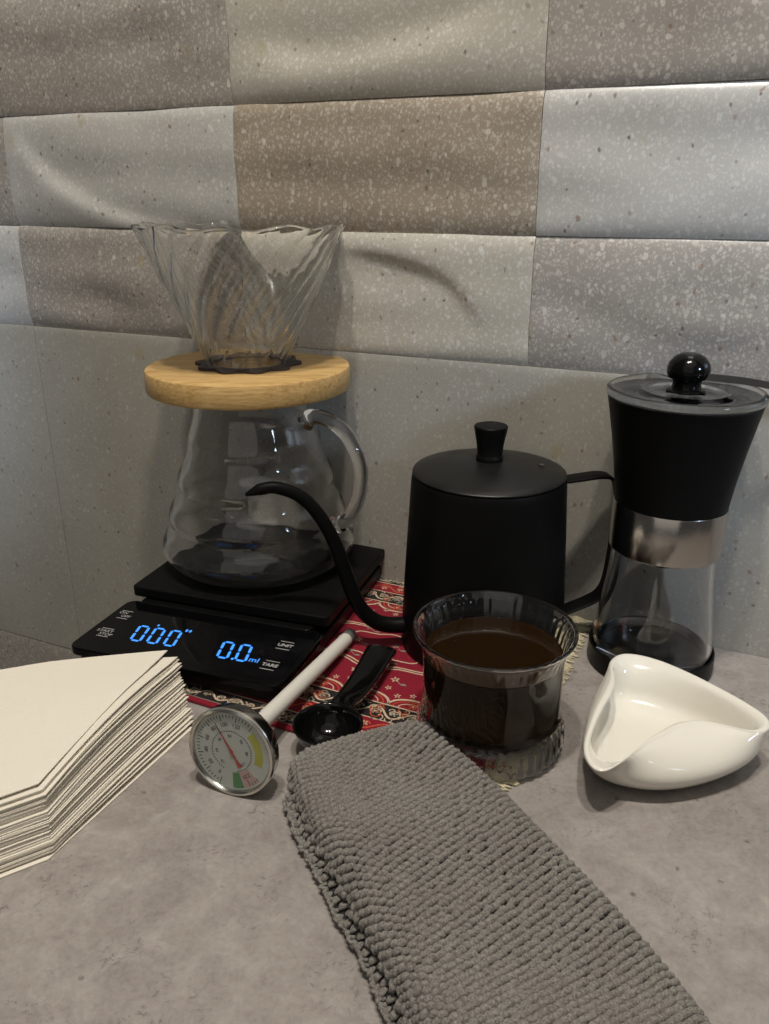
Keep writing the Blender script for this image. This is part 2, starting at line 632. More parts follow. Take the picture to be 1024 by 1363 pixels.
def tile_mesh(s0, s1, z0, z1, pillow, cr, seed, ns=72, nz=34):
    V, F = [], []
    g = 0.014 if pillow else 0.03
    s0 += g; s1 -= g
    if pillow:
        g = 0.002
    z0 += g; z1 -= g
    for j in range(nz + 1):
        tz = j / nz
        tz = 0.5 - 0.5 * math.cos(PI * tz)
        z = z0 + (z1 - z0) * tz
        for i in range(ns + 1):
            s = s0 + (s1 - s0) * i / ns
            e = min(s - s0, s1 - s)
            o = 0.0
            if pillow:
                # the face swells out under its top edge and falls back at the bottom
                dt, db = z1 - z, z - z0
                o += 0.36 * (1 - math.exp(-dt / 0.5)) - 0.33 * math.exp(-db / 0.75) - 0.16
                o += 0.035 * math.sin(2 * PI * (z / 3.7 + 0.10 * math.sin(s / 5 + seed)) + seed)
                o += 0.10 * noise.noise(Vector((s / 7, z / 3.0, seed)))
                for h in cr:
                    o += h(s, z)
            else:
                o += 0.03 * noise.noise(Vector((s / 9, z / 9, seed)))
                o -= 0.05 * math.exp(-(z1 - z) / 0.12)
            o -= 0.035 * math.exp(-e / 0.16)
            V.append(wp(s, z, o))
    for j in range(nz):
        for i in range(ns):
            a = j * (ns + 1) + i
            F.append((a, a + 1, a + ns + 2, a + ns + 1))
    # rim going back into the wall
    ring = [i for i in range(ns + 1)] + [j * (ns + 1) + ns for j in range(1, nz + 1)] + \
           [nz * (ns + 1) + i for i in range(ns - 1, -1, -1)] + [j * (ns + 1) for j in range(nz - 1, 0, -1)]
    base = len(V)
    for q in ring:
        v = Vector(V[q])
        s = (v - WB).dot(WD)
        V.append(wp(s, v.z, -0.34))
    n = len(ring)
    for k in range(n):
        F.append((ring[k], base + k, base + (k + 1) % n, ring[(k + 1) % n]))
    return V, F

for c in range(-1, 5):
    for r in range(0, 5):
        dark = (c + r) % 2 == 0
        if r == 4 or c == 4 or c == -1:
            cr, nn = [], 30
        else:
            cr, nn = creases.get((c, r), []), 80
        fam = GREYS['dark' if dark else 'light']
        s0 = C0 + CW * c
        z0 = Z0 + CH * r
        if r == 4:
            continue
        obj('tile', tile_mesh(s0, s0 + CW, z0, z0 + CH, True, cr, c * 1.7 + r * 2.9, nn, 36), fam[1 if (c, r) in ((1, 1), (1, 0), (1, 2)) else 0], wall, angle=50)
PW = CW * 3
for k, c in enumerate((-1, 0, 1)):
    s0 = C0 + PW * c
    obj('tile', tile_mesh(s0, s0 + PW, -15.0, Z0, False, [], k * 3.3, 40, 24), GREYS['plain'][0], wall, angle=50)
    obj('tile', tile_mesh(s0, s0 + PW, -48.5, -15.0, False, [], k * 3.3 + 1, 30, 16), GREYS['dark'][0], wall, angle=50)

# ================================================================ RUG MAT
MA = R(-25)
rug = thing('rug_mat', 'small red patterned rug mat with black border and cream fringe lying on the counter', 'mat', (0, 0, 0.02), (0, 0, MA))
U0, U1, V0, V1 = -34.0, -10.7, 34.3, 55.9
obj('pile', prism(rrect(U0, U1, V0, V1, 0.15), 0, 0.20), M['rug_red'], rug, smooth=False, bevel=0.05)
class Print:
    def __init__(self):
        self.V, self.F, self.K = [], [], []
        self.k = 0
    def poly(self, pts, mi, lift=0):
        n = len(self.V)
        z = 0.2035 + 0.0016 * mi + lift
        self.V += [(x, y, z) for x, y in pts]
        self.F.append(tuple(range(n, n + len(pts))))
        self.K.append(mi)
    def line(self, pts, wd, mi, closed=False, lift=0):
        m = len(pts)
        z = 0.2035 + 0.0016 * mi + lift
        n = len(self.V)
        for i in range(m):
            a = pts[(i - 1) % m] if closed or i > 0 else pts[i]
            b = pts[(i + 1) % m] if closed or i < m - 1 else pts[i]
            dx, dy = b[0] - a[0], b[1] - a[1]
            L = math.hypot(dx, dy) or 1
            nx, ny = -dy / L * wd / 2, dx / L * wd / 2
            self.V += [(pts[i][0] + nx, pts[i][1] + ny, z), (pts[i][0] - nx, pts[i][1] - ny, z)]
        for i in range(m if closed else m - 1):
            j = (i + 1) % m
            self.F.append((n + 2 * i, n + 2 * i + 1, n + 2 * j + 1, n + 2 * j))
            self.K.append(mi)
    def flower(self, x, y, r, mi, mc, n=5, rot=0):
        for k in range(n):
            a = rot + 2 * PI * k / n
            c, s = math.cos(a), math.sin(a)
            self.poly([(x + r * (u * c - v * s), y + r * (u * s + v * c)) for u, v in ((0.15, 0), (0.5, -0.24), (1, 0), (0.5, 0.24))], mi)
        self.poly([(x + 0.2 * r * math.cos(q), y + 0.2 * r * math.sin(q)) for q in [PI * 2 * i / 8 for i in range(8)]], mc, 0.004)
P = Print()
rnd = random.Random(3)
RM = [M['rug_red'], M['rug_black'], M['rug_cream'], M['rug_grey'], M['rug_orange']]
def band(v0, v1, mi):
    P.poly([(U0 + 0.3, v0), (U1 - 0.3, v0), (U1 - 0.3, v1), (U0 + 0.3, v1)], mi, -0.0014)
def scroll(vc, h, mi, mj, step):
    u = U0 + 0.6
    while u < U1 - 0.8:
        P.line([(u + step * t / 12, vc + h * math.sin(2 * PI * t / 12)) for t in range(13)], 0.14, mi)
        for q, sg in ((0.25, -1), (0.75, 1)):
            x, y = u + step * q, vc + sg * h * 0.15
            P.flower(x, y, h * 0.75, mj, mi, 5, rnd.random() * 6)
            P.line([(x + h * .9 * math.cos(a) * (1 - a / 9), y + h * .7 * math.sin(a) * (1 - a / 9)) for a in [0.5 * i for i in range(9)]], 0.09, mi)
        u += step
def swirls(va, vb, n, mats):
    for _ in range(n):
        x, y = rnd.uniform(U0 + .4, U1 - .4), rnd.uniform(va, vb)
        r, a0 = rnd.uniform(0.22, 0.5), rnd.random() * 6.3
        P.line([(x + r * math.cos(a0 + 0.6 * i) * (1 - i * .09), y + r * math.sin(a0 + .6 * i) * (1 - i * .09)) for i in range(9)], 0.07, rnd.choice(mats))
def scallops(v, direction, rad, mi, mj):
    u = U0 + 0.5 + rad
    while u + rad < U1 - 0.4:
        for rr, wd, m in ((1.0, 0.16, mi), (0.78, 0.07, mj), (0.55, 0.08, mi)):
            P.line([(u + rad * rr * math.cos(a), v + direction * rad * rr * 0.62 * math.sin(a)) for a in [PI * i / 16 for i in range(17)]], wd, m)
        for i in range(1, 16, 2):
            a = PI * i / 16
            P.poly([(u + rad * k * math.cos(a + d), v + direction * rad * 0.62 * k * math.sin(a + d)) for k, d in ((0.98, 0.05), (1.02, -0.05), (1.12, 0))], mi, 0.003)
        P.flower(u, v + direction * rad * 0.22, rad * 0.24, mj, mi, 6)
        u += 2 * rad
for (a, sgn) in ((V0, 1), (V1, -1)):
    v = lambda d: a + sgn * d
    band(*sorted((v(0.45), v(1.55))), 1)
    scroll(v(1.0), 0.30, 2, 3, 2.1)
    swirls(*sorted((v(0.6), v(1.4))), 60, [2, 3])
    P.line([(U0 + .3, v(1.62)), (U1 - .3, v(1.62))], 0.10, 2)
    P.line([(U0 + .3, v(0.42)), (U1 - .3, v(0.42))], 0.06, 3)
    scroll(v(2.35), 0.42, 4, 2, 2.6)
    P.line([(U0 + .3, v(3.05)), (U1 - .3, v(3.05))], 0.09, 2)
    band(*sorted((v(3.1), v(4.6))), 1)
    scroll(v(3.85), 0.45, 2, 3, 2.4)
    swirls(*sorted((v(3.2), v(4.5))), 110, [2, 3, 4])
    P.line([(U0 + .3, v(4.66)), (U1 - .3, v(4.66))], 0.10, 2)
    scallops(v(4.75), sgn, 1.55, 2, 4)
    for k in range(26):
        u = U0 + 0.9 + k * 0.9
        if u < U1 - .5:
            P.flower(u, v(6.1 + 0.35 * math.sin(k * 2.1)), 0.26, 2, 4, 5, k)
vv = V0 + 7.4
while vv < V1 - 7.0:
    uu = U0 + 1.4 + (1.5 if int(vv * 3) % 2 else 0)
    while uu < U1 - 1:
        x, y = uu + rnd.uniform(-.3, .3), vv + rnd.uniform(-.3, .3)
        P.flower(x, y, 0.34, rnd.choice([2, 3]), 4, 5, rnd.random() * 6)
        P.line([(x + 0.3, y - 0.2), (x + 0.6, y - 0.45), (x + 0.95, y - 0.4)], 0.06, 3)
        P.poly([(x + .5, y - .4), (x + .7, y - .25), (x + .95, y - .3), (x + .7, y - .48)], 3, 0.002)
        uu += 3.1
    vv += 1.9
# central medallion, mostly under the kettle
for rr in (4.4, 4.0, 2.6):
    P.line([(-21 + rr * 1.3 * math.cos(a) * (1 + .08 * math.cos(8 * a)), 45.2 + rr * .62 * math.sin(a) * (1 + .08 * math.cos(8 * a))) for a in [2 * PI * i / 64 for i in range(64)]], 0.12, 2, True)
obj('printed_pattern', (P.V, P.F, P.K), RM, rug, smooth=False, kind='stuff')
# cream end band and fringe tassels
obj('end_band', prism([(U1, V0 + .05), (U1 + 0.32, V0 + .05), (U1 + 0.32, V1 - .05), (U1, V1 - .05)], 0.0, 0.16), M['fringe'], rug, smooth=False)
fr = []
rnd = random.Random(9)
y = V0 + 0.12
while y < V1 - 0.1:
    L = rnd.uniform(1.1, 1.75)
    dy = rnd.uniform(-0.25, 0.25)
    r = rnd.uniform(0.045, 0.075)
    fr.append(tube([(U1 + 0.25, y, 0.10), (U1 + 0.7, y + dy * .3, 0.14 + rnd.uniform(0, .12)), (U1 + 0.3 + L * .75, y + dy * .8, 0.10), (U1 + .3 + L, y + dy * 1.4, 0.05)], r, 5))
    y += rnd.uniform(0.07, 0.13)
obj('fringe', merge(*fr), M['fringe'], rug, kind='stuff')

# ================================================================ SCALE
SCA = R(-18.5)
sc = thing('kitchen_scale', 'black digital coffee scale showing blue zeros, under the glass carafe', 'scale', (-20.6, 47.2, 0.22), (0, 0, SCA))
obj('body', prism(rrect(0.25, 15.0, 0.25, 21.4, 0.7), 0.25, 1.15), M['blackplastic'], sc, smooth=False, bevel=0.18)
obj('display_panel', prism(rrect(-0.1, 15.15, -0.1, 7.0, 0.75, 8), 1.05, 1.62), M['panelblack'], sc, smooth=False, bevel=0.10)
obj('panel_edge', lathe([(0.1, 0.1)], 3) if False else sweep([(x, y, 1.615) for x, y in rrect(0.12, 14.93, 0.12, 6.78, 0.6, 8)] + [(14.93, 6.18, 1.615)],
    lambda i, t: [(-.035, 0), (0, .012), (.035, 0), (0, -.012)]), M['blackcoat'], sc, smooth=False)
obj('neck', prism(rrect(0.9, 14.2, 6.6, 21.0, 0.4), 1.15, 1.75), M['blackplastic'], sc, smooth=False, bevel=0.1)
obj('platform', prism(rrect(0.0, 15.3, 7.15, 21.9, 0.35), 1.85, 2.62), M['platform'], sc, smooth=False, bevel=0.10)
for x, y in ((1.2, 1.2), (13.8, 1.2), (1.2, 20.2), (13.8, 20.2)):
    obj('foot', move(lathe([(0, 0), (0.5, 0), (0.5, 0.26), (0, 0.26)], 20), (x, y, 0)), M['blackplastic'], sc, smooth=False)
# seven-segment numbers, lit
SEG = {'a': ((0, 2), (1, 2)), 'b': ((1, 2), (1, 1)), 'c': ((1, 1), (1, 0)), 'd': ((0, 0), (1, 0)), 'e': ((0, 1), (0, 0)), 'f': ((0, 2), (0, 1)), 'g': ((0, 1), (1, 1))}
ZT = 1.632
def segbar(p, q, w):
    dx, dy = q[0] - p[0], q[1] - p[1]
    L = math.hypot(dx, dy)
    dx /= L; dy /= L
    g = 0.06
    a = (p[0] + dx * g, p[1] + dy * g)
    b = (q[0] - dx * g, q[1] - dy * g)
    nx, ny = -dy * w / 2, dx * w / 2
    h = w / 2
    return prism([a, (a[0] + dx * h - nx, a[1] + dy * h - ny), (b[0] - dx * h - nx, b[1] - dy * h - ny), b,
                  (b[0] - dx * h + nx, b[1] - dy * h + ny), (a[0] + dx * h + nx, a[1] + dy * h + ny)], ZT - 0.02, ZT)
def digit(x, y, w, h, segs, skew, wd=0.2):
    out = []
    for s in segs:
        (a, b), (c, d) = SEG[s]
        out.append(segbar((x + a * w + skew * b * h / 2, y + b * h / 2), (x + c * w + skew * d * h / 2, y + d * h / 2), wd))
    return merge(*out)
Z = 'abcdef'
SK = -0.24
for x in (3.35, 4.55, 5.78):
    obj('lit_digit', digit(x, 1.95 + 0.05 * (x - 3.3), 0.70, 1.85, Z, SK, 0.17), M['led'], sc, smooth=False)
for x in (9.85, 11.12):
    obj('lit_digit', digit(x, 1.85 + 0.03 * (x - 9.9), 0.70, 1.85, Z, SK, 0.17), M['led'], sc, smooth=False)
for dt_ in (segbar((4.06, 4.02), (4.03, 4.40), 0.15), segbar((6.28, 3.95), (6.24, 4.42), 0.16), segbar((6.56, 3.95), (6.52, 4.42), 0.16),
             prism([(10.84, 1.83), (11.0, 1.83), (10.97, 2.02), (10.81, 2.02)], ZT - .02, ZT)):
    obj('lit_mark', dt_, M['led'], sc, smooth=False)
def text(name, s, x, y, size, mat, parent, rz=0, z=ZT, bold=False, shear=0.0, align='CENTER', off=None):
    cu = bpy.data.curves.new(name, 'FONT')
    cu.body = s
    cu.size = size * S
    cu.align_x = align
    cu.align_y = 'CENTER'
    cu.extrude = 0.004 * S
    cu.shear = shear
    cu.offset = (off or 0) * S
    cu.materials.append(mat)
    tmp = bpy.data.objects.new(name, cu)
    me = bpy.data.meshes.new_from_object(tmp)
    bpy.data.objects.remove(tmp)
    o = bpy.data.objects.new(name, me)
    COL.objects.link(o)
    o.parent = parent
    o.location = (x * S, y * S, z * S)
    o.rotation_euler = (0, 0, rz)
    return o
text('unit_text', 'ml', 12.32, 2.2, 0.72, M['led'], sc, shear=-0.1)
W = M['white_ink']
def bar(x0, y0, x1, y1):
    return segbar((x0, y0), (x1, y1), 0.055)
text('button_text', 'UNIT', 13.4, 4.48, 0.46, W, sc, off=0.012)
text('button_text', 'TARE', 13.5, 1.98, 0.46, W, sc, off=0.012)
text('button_text', 'ON', 0.72, 5.02, 0.42, W, sc)
text('button_text', 'OFF', 1.15, 4.60, 0.42, W, sc)
text('button_text', 'START', 1.05, 2.42, 0.42, W, sc)
text('button_text', 'STOP', 1.35, 2.02, 0.42, W, sc)
for ln in (bar(12.8, 4.95, 13.9, 4.95), bar(12.85, 4.02, 13.95, 4.02), bar(12.95, 2.45, 14.05, 2.45), bar(12.95, 1.5, 14.05, 1.5),
                          bar(0.35, 5.32, 1.35, 5.32), bar(0.55, 4.28, 1.55, 4.28), bar(0.55, 2.75, 1.6, 2.75), bar(0.75, 1.75, 1.8, 1.75)):
    obj('button_line', ln, W, sc, smooth=False)

# ================================================================ CARAFE
CX, CY = -9.65, 59.1
ca = thing('glass_carafe', 'clear glass coffee server with wavy ribbed side and loop handle on the scale platform', 'carafe', (CX, CY, 2.86))
prof = [(0, 0.0), (4.6, 0.0), (5.6, 0.12), (6.6, 0.5), (7.15, 1.1), (7.32, 1.75), (7.15, 2.4), (6.72, 3.0), (6.6, 3.5), (6.66, 4.1), (6.42, 4.8), (5.95, 5.5),
        (5.78, 6.1), (5.82, 6.8), (5.6, 7.5), (5.12, 8.3), (4.92, 9.0), (4.88, 9.7), (4.6, 10.5), (4.3, 11.4), (4.2, 12.2), (4.2, 13.2)]
prof = spline(prof, 4)
outer = [(max(0, r), z) for r, z in prof]
inner = [(max(0.0, r - 0.22), max(z, 0.30)) for r, z in outer]
inner = [p for p in inner if p[0] > 0.2]
prof_c = outer + [(4.1, 13.24), (3.98, 13.2)] + inner[::-1][1:] + [(0, 0.30)]
obj('body', lathe(prof_c, 128), M['glass'], ca)
az = R(-24)
hp = [(4.35, 11.3), (4.9, 11.75), (6.1, 11.7), (7.5, 10.9), (8.5, 9.3), (8.75, 7.6), (8.4, 5.8), (7.6, 4.3), (6.55, 3.7)]
hpath = [(r * math.cos(az), r * math.sin(az), z) for r, z in spline(hp, 8)]
obj('handle', tube(hpath, lambda t: 0.52 + 0.22 * (abs(2 * t - 1) ** 6), 24), M['glass'], ca)

# ================================================================ BAMBOO COLLAR + DRIPPER
dr = thing('coffee_dripper', 'clear glass cone dripper with spiral ribs in a round bamboo collar on the carafe', 'dripper', (CX - 0.1, CY, 16.1))
ring = [(2.7, 0.2), (7.0, 0.2), (7.2, 0.27), (7.27, 0.42), (7.27, 1.62), (7.2, 1.78), (7.0, 1.86), (2.7, 1.86)]
obj('collar', lathe(ring, 128, closed=True), M['bamboo'], dr, angle=35)
obj('seal_ring', lathe([(2.2, 0.19), (3.0, 0.19), (3.0, -0.45), (2.85, -0.62), (2.2, -0.62)], 64, closed=True), M['silicone'], dr, angle=40)
gk = [((3.55 + 0.27 * math.cos(10 * a)) * math.cos(a), (3.55 + 0.27 * math.cos(10 * a)) * math.sin(a)) for a in [2 * PI * i / 160 for i in range(160)]]
gin = [(2.55 * math.cos(a), 2.55 * math.sin(a)) for a in [2 * PI * i / 160 for i in range(160)]]
n = 160
GV = [(x, y, 1.87) for x, y in gk] + [(x, y, 2.07) for x, y in gk] + [(x, y, 1.87) for x, y in gin] + [(x, y, 2.07) for x, y in gin]
GF = []
for i in range(n):
    j = (i + 1) % n
    GF += [(i, j, n + j, n + i), (n + i, n + j, 3 * n + j, 3 * n + i), (2 * n + j, 2 * n + i, 3 * n + i, 3 * n + j), (j, i, 2 * n + i, 2 * n + j)]
obj('gasket', (GV, GF), M['silicone'], dr, angle=40)
NR = 22
zr = lambda z: (z - 2.0) / 9.4
def spiral(a, z, r):
    t = max(0, min(1, zr(z)))
    ph = a - 1.15 * t
    amp = 0.02 + 0.075 * min(1, t * 3) + 0.05 * t
    wv = math.sin(NR * ph)
    return amp * (abs(wv) ** 0.8 * (1 if wv > 0 else -1))
def wavez(a, z, r):
    t = max(0, (zr(z) - 0.82) / 0.18)
    return 0.13 * t * math.sin(11 * (a - 1.15)) + 0.05 * t * math.sin(5 * a)
dprof = spline([(2.45, 0.3), (2.62, 1.2), (2.85, 1.95), (3.12, 2.6), (3.70, 3.9), (4.45, 5.6), (5.25, 7.3), (5.95, 8.9), (6.45, 10.1), (6.78, 10.9), (7.02, 11.25)], 7)
th = 0.17
din = []
for k, (r, z) in enumerate(dprof):
    a = dprof[max(0, k - 1)]; b = dprof[min(len(dprof) - 1, k + 1)]
    dx, dz = b[0] - a[0], b[1] - a[1]
    L = math.hypot(dx, dz)
    din.append((r - dz / L * th, z + dx / L * th))
dp = dprof + [(7.01, 11.31), (6.95, 11.34)] + din[::-1]
obj('glass_cone', lathe(dp, 352, closed=True, rfun=spiral, zfun=wavez), M['dripglass'], dr)
# small ribs inside the bottom of the cone
rb = []
for k in range(12):
    a = 2 * PI * k / 12 + 0.2
    pts = []
    for i in range(7):
        t = i / 6
        r = 2.25 + 0.75 * t
        aa = a + 0.55 * t
        pts.append((r * math.cos(aa), r * math.sin(aa), 1.2 + 2.1 * t))
    rb.append(tube(pts, 0.07, 8))
obj('inner_ribs', merge(*rb), M['dripglass'], dr)

# ================================================================ KETTLE
KX, KY = 6.75, 50.8
ke = thing('gooseneck_kettle', 'matt black gooseneck kettle with flat lid standing on the red rug mat', 'kettle', (KX, KY, 0.24), (0, 0, R(8)))
KR = 5.56
body = [(0, 0.0), (KR - 0.25, 0.0), (KR - 0.06, 0.08), (KR, 0.3), (5.50, 2.2), (5.38, 5.0), (5.20, 8.5), (5.02, 11.7), (4.98, 12.1), (4.93, 12.22), (4.85, 12.26), (0, 12.27)]
obj('body', lathe(body, 128), M['blackcoat'], ke, angle=30)
lid = [(0, 12.28), (4.86, 12.29), (4.93, 12.33), (4.95, 12.40), (4.88, 12.47), (4.4, 12.62), (3.2, 12.92), (1.8, 13.12), (0.9, 13.18), (0, 13.18)]
lo = obj('lid', lathe(lid, 128), simple('sheened black lid coat', (0.007, 0.007, 0.007), 0.38, spec=0.28, bump_unit=0.10, bump=0.008, var=0.3, var_unit=1.5), ke, angle=35)  # light sheen of the lid put into a paler, glossier coat
obj('lid_knob', lathe([(0, 13.15), (0.86, 13.15), (0.88, 13.24), (0.86, 13.45), (0.82, 13.5), (0.80, 13.55), (0.88, 14.3), (1.06, 15.25), (1.08, 15.38), (1.02, 15.44), (0, 15.46)], 64), M['blackcoat'], lo, angle=35)
obj('steam_hole', move(lathe([(0, 0.0), (0.20, 0.0), (0.20, 0.012), (0, 0.012)], 24), (3.2, -0.9, 12.985)), M['ink'], lo)
sp = [(5.2, 0.05, 1.55), (6.4, 0.1, 1.60), (7.4, 0.1, 1.95), (8.35, 0.1, 2.9), (9.0, 0.1, 4.35), (9.55, 0.1, 6.2), (10.15, 0.1, 8.1), (11.05, 0.1, 9.9), (12.15, 0.12, 11.2), (13.55, 0.12, 11.85), (14.5, 0.12, 11.85), (15.6, 0.12, 11.50)]
sp = spline([(-x, y, z) for x, y, z in sp], 8)
obj('spout', tube(sp, lambda t: 0.57 - 0.21 * t ** 1.1 if t < 0.93 else 0.57 - 0.21 * t ** 1.1 - (t - 0.93) * 3.6, 24), M['blackcoat'], ke)
hp = [(5.0, 0, 11.55), (6.3, 0, 11.68), (7.5, 0, 11.78), (8.3, 0, 11.60), (8.85, 0, 10.9), (9.1, 0, 9.4), (9.05, 0, 7.3), (8.9, 0, 5.2), (8.75, 0, 3.9), (8.35, 0, 3.0), (7.4, 0, 2.45), (5.2, 0, 1.65)]
hp = spline(hp, 8)
obj('handle', sweep(hp, lambda i, t: [(-0.62, -0.09), (0.62, -0.09), (0.68, -0.05), (0.68, 0.05), (0.62, 0.09), (-0.62, 0.09), (-0.68, 0.05), (-0.68, -0.05)]), M['blackcoat'], ke, angle=60)

# ================================================================ GRINDER
GX, GY = 17.75, 48.35
gr = thing('coffee_grinder', 'black hand coffee grinder with steel band and glass jar beside the wall', 'grinder', (GX, GY, 0.02), (0, R(0.4), 0))
obj('base_cap', lathe([(0, 0), (3.85, 0), (4.0, 0.1), (4.05, 0.35), (4.02, 1.35), (3.92, 1.42), (3.86, 1.35), (3.84, 0.5), (0, 0.5)], 96), M['blackplastic'], gr, angle=35)
jar = spline([(3.78, 0.6), (3.82, 1.2), (3.75, 2.6), (3.55, 4.2), (3.32, 6.2), (3.22, 7.8), (3.2, 8.8)], 6)
jin = [(r - 0.26, max(z, 0.95)) for r, z in jar]
obj('glass_jar', lathe([(0, 0.56)] + jar + jin[::-1] + [(0, 0.95)], 96), M['glass'], gr)
obj('steel_band', lathe([(3.0, 8.35), (3.36, 8.35), (3.42, 8.43), (3.44, 11.35), (3.40, 11.45), (3.0, 11.45)], 96, closed=True), M['steel'], gr, angle=35)
hop = spline([(3.38, 11.47), (3.44, 12.0), (3.62, 13.4), (3.92, 15.2), (4.22, 16.8), (4.45, 17.95)], 6)
obj('hopper', lathe([(0, 11.46)] + hop + [(4.40, 18.02), (0, 18.02)], 96), M['blackcoat'], gr, angle=40)
obj('lid', lathe([(0, 18.06), (4.42, 18.06), (4.56, 18.14), (4.60, 18.35), (4.54, 18.52), (4.40, 18.60), (4.20, 18.54), (3.9, 18.38), (2.6, 18.38), (2.5, 18.44), (2.3, 18.44), (2.2, 18.38), (0, 18.38)], 96), M['lid'], gr)
kn = obj('knob', lathe([(0, 18.40), (1.12, 18.40), (1.16, 18.48), (1.08, 18.56), (0.86, 18.60), (0.80, 18.95), (0.86, 19.12), (1.12, 19.22), (1.22, 19.45), (1.24, 19.80), (1.14, 20.12), (0.86, 20.45), (0.6, 20.60), (0.45, 20.65), (0, 20.65)], 48), M['glossblack'], gr, angle=50)
arm = spline([(0.3, -0.5, 19.40), (1.3, -0.62, 19.37), (3.2, -0.85, 19.20), (5.2, -1.1, 18.85), (8.5, -1.5, 18.15)], 8)
obj('crank_arm', sweep(arm, lambda i, t: [(-0.30, -0.26), (0.30, -0.18), (0.30, 0.24), (-0.30, 0.16)]), simple('dark satin steel', (0.22, 0.21, 0.20), 0.28, 1.0), gr, smooth=False, bevel=0.02)
obj('burr_cone', lathe([(0, 7.2), (0.7, 7.2), (0.9, 7.8), (1.9, 8.1), (2.1, 8.4), (0, 8.4)], 48), M['blackplastic'], gr, angle=40)

# ================================================================ CUP
CUX, CUY = 6.0, 39.75
cup = thing('glass_cup', 'ribbed clear glass cup of black coffee with flared rim in front of the kettle', 'cup', (CUX, CUY, 0.26))
NF = 44
def ribs(a, z, r):
    if z < 1.75:
        return 0.06 * math.sin(NF * a)
    if 6.9 < z:
        return 0
    return 0.0
cpo = [(0, 1.66), (3.2, 1.66), (3.62, 1.5), (3.80, 1.15), (3.86, 0.3), (3.90, 0.05), (3.98, 0.0), (4.08, 0.05), (4.14, 0.25), (4.15, 0.8), (4.10, 1.4), (3.98, 1.78), (3.88, 1.95), (3.85, 2.3), (3.85, 3.2), (3.85, 4.2), (3.86, 5.1),
       (3.90, 5.7), (4.0, 6.2), (4.18, 6.65), (4.34, 6.86), (4.44, 6.94), (4.47, 7.03), (4.44, 7.11), (4.36, 7.14), (4.28, 7.11), (4.22, 7.04)]
cpi = [(4.15, 6.86), (4.05, 6.62), (3.88, 6.2), (3.78, 5.75), (3.70, 5.1), (3.64, 4.2), (3.63, 3.2), (3.6, 2.4), (3.4, 2.08), (2.8, 2.0), (0, 2.0)]
def ribs_all(a, z, r):
    if r < 1e-3:
        return 0
    if z < 1.85 and r > 3.8:
        return 0.07 * math.sin(NF * a)
    return 0
cpi_r = []
def ribs_in(a, z, r):
    if r > 4.0 and z < 1.7:
        return 0.055 * math.sin(NF * a)
    if z < 6.75 and 5.9 < z and r < 4.2:
        return 0.018 * math.sin(NF * a)
    return 0
obj('glass', lathe(cpo + cpi, 352, rfun=ribs_in), M['glass'], cup)
LV = 5.65
cof = [(0, 1.96), (2.8, 1.96), (3.44, 2.05), (3.70, 2.40), (3.74, 3.2), (3.745, 4.2), (3.75, 5.1), (3.80, LV - 0.08), (3.80, LV - .012), (0, LV - .012)]
obj('coffee', lathe(cof, 96), M['coffee_body'], cup, angle=40)
obj('coffee_surface', lathe([(3.81, LV + 0.035), (3.76, LV + .012), (3.68, LV), (3.5, LV - .006), (0, LV - .006)], 96), M['coffee'], cup)

# ================================================================ DISH
def closed_spline(pts, n):
    m = len(pts)
    out = []
    for k in range(m):
        p0, p1, p2, p3 = (pts[(k - 1) % m], pts[k], pts[(k + 1) % m], pts[(k + 2) % m])
        for i in range(n):
            t = i / n
            out.append(tuple(0.5 * (2 * b + (c - a) * t + (2 * a - 5 * b + 4 * c - d) * t * t + (-a + 3 * b - 3 * c + d) * t ** 3)
                             for a, b, c, d in zip(p0, p1, p2, p3)))
    return out
DX, DY = 14.9, 38.4
# control points: belly outline and rim outline, corner A (back), B (front left), C (right)
bel = [(14.9, 43.2), (13.6, 43.0), (12.2, 41.3), (11.0, 38.4), (10.5, 36.2), (11.3, 34.7), (13.9, 34.0), (16.9, 34.6), (19.6, 36.1), (20.3, 37.7), (19.0, 40.3), (16.8, 42.3)]
rim = [(14.92, 44.3, 3.0), (13.6, 43.3, 3.1), (12.9, 41.0, 3.2), (11.2, 37.7, 3.15), (10.05, 34.6, 3.0), (10.75, 33.1, 3.0), (13.8, 35.4, 3.15), (16.8, 36.9, 3.1), (19.7, 36.35, 2.95), (20.7, 37.7, 2.95), (19.2, 40.5, 3.0), (16.9, 43.3, 3.0)]
rimx = closed_spline(rim, 12)
belx = closed_spline(bel, 12)
nA = len(rimx)
cen = (14.9, 38.4)
rows = []
def lerp2(p, k):
    return (cen[0] + (p[0] - cen[0]) * k, cen[1] + (p[1] - cen[1]) * k)
def toward(p, d):
    dx, dy = cen[0] - p[0], cen[1] - p[1]
    L = math.hypot(dx, dy)
    return (p[0] + dx / L * d, p[1] + dy / L * d)
for k in (0.25, 0.5):
    rows.append([(*lerp2(b, k), 0.03) for b in belx])
for k, z in ((0.66, 0.10), (0.82, 0.45), (0.94, 1.0), (1.0, 1.6)):
    rows.append([(*lerp2(b, k), z) for b in belx])
def between(t, dz):
    out = []
    for b, r in zip(belx, rimx):
        out.append((b[0] + (r[0] - b[0]) * t ** 1.6, b[1] + (r[1] - b[1]) * t ** 1.6, 1.6 + (r[2] - 1.6) * (1 - (1 - t) ** 1.3)))
    return out
for t in (0.3, 0.6, 0.85):
    rows.append(between(t, 0))
T = 0.55
rows.append([(r[0], r[1], r[2] - 0.05) for r in rimx])
rows.append([(*toward(r, T * 0.22), r[2] + 0.07) for r in rimx])
rows.append([(*toward(r, T * 0.65), r[2] + 0.08) for r in rimx])
rows.append([(*toward(r, T * 1.0), r[2] - 0.06) for r in rimx])
for t in (0.75, 0.4, 0.0):
    rows.append([(*toward(q, T), q[2] + 0.05) for q in between(t, 0)])
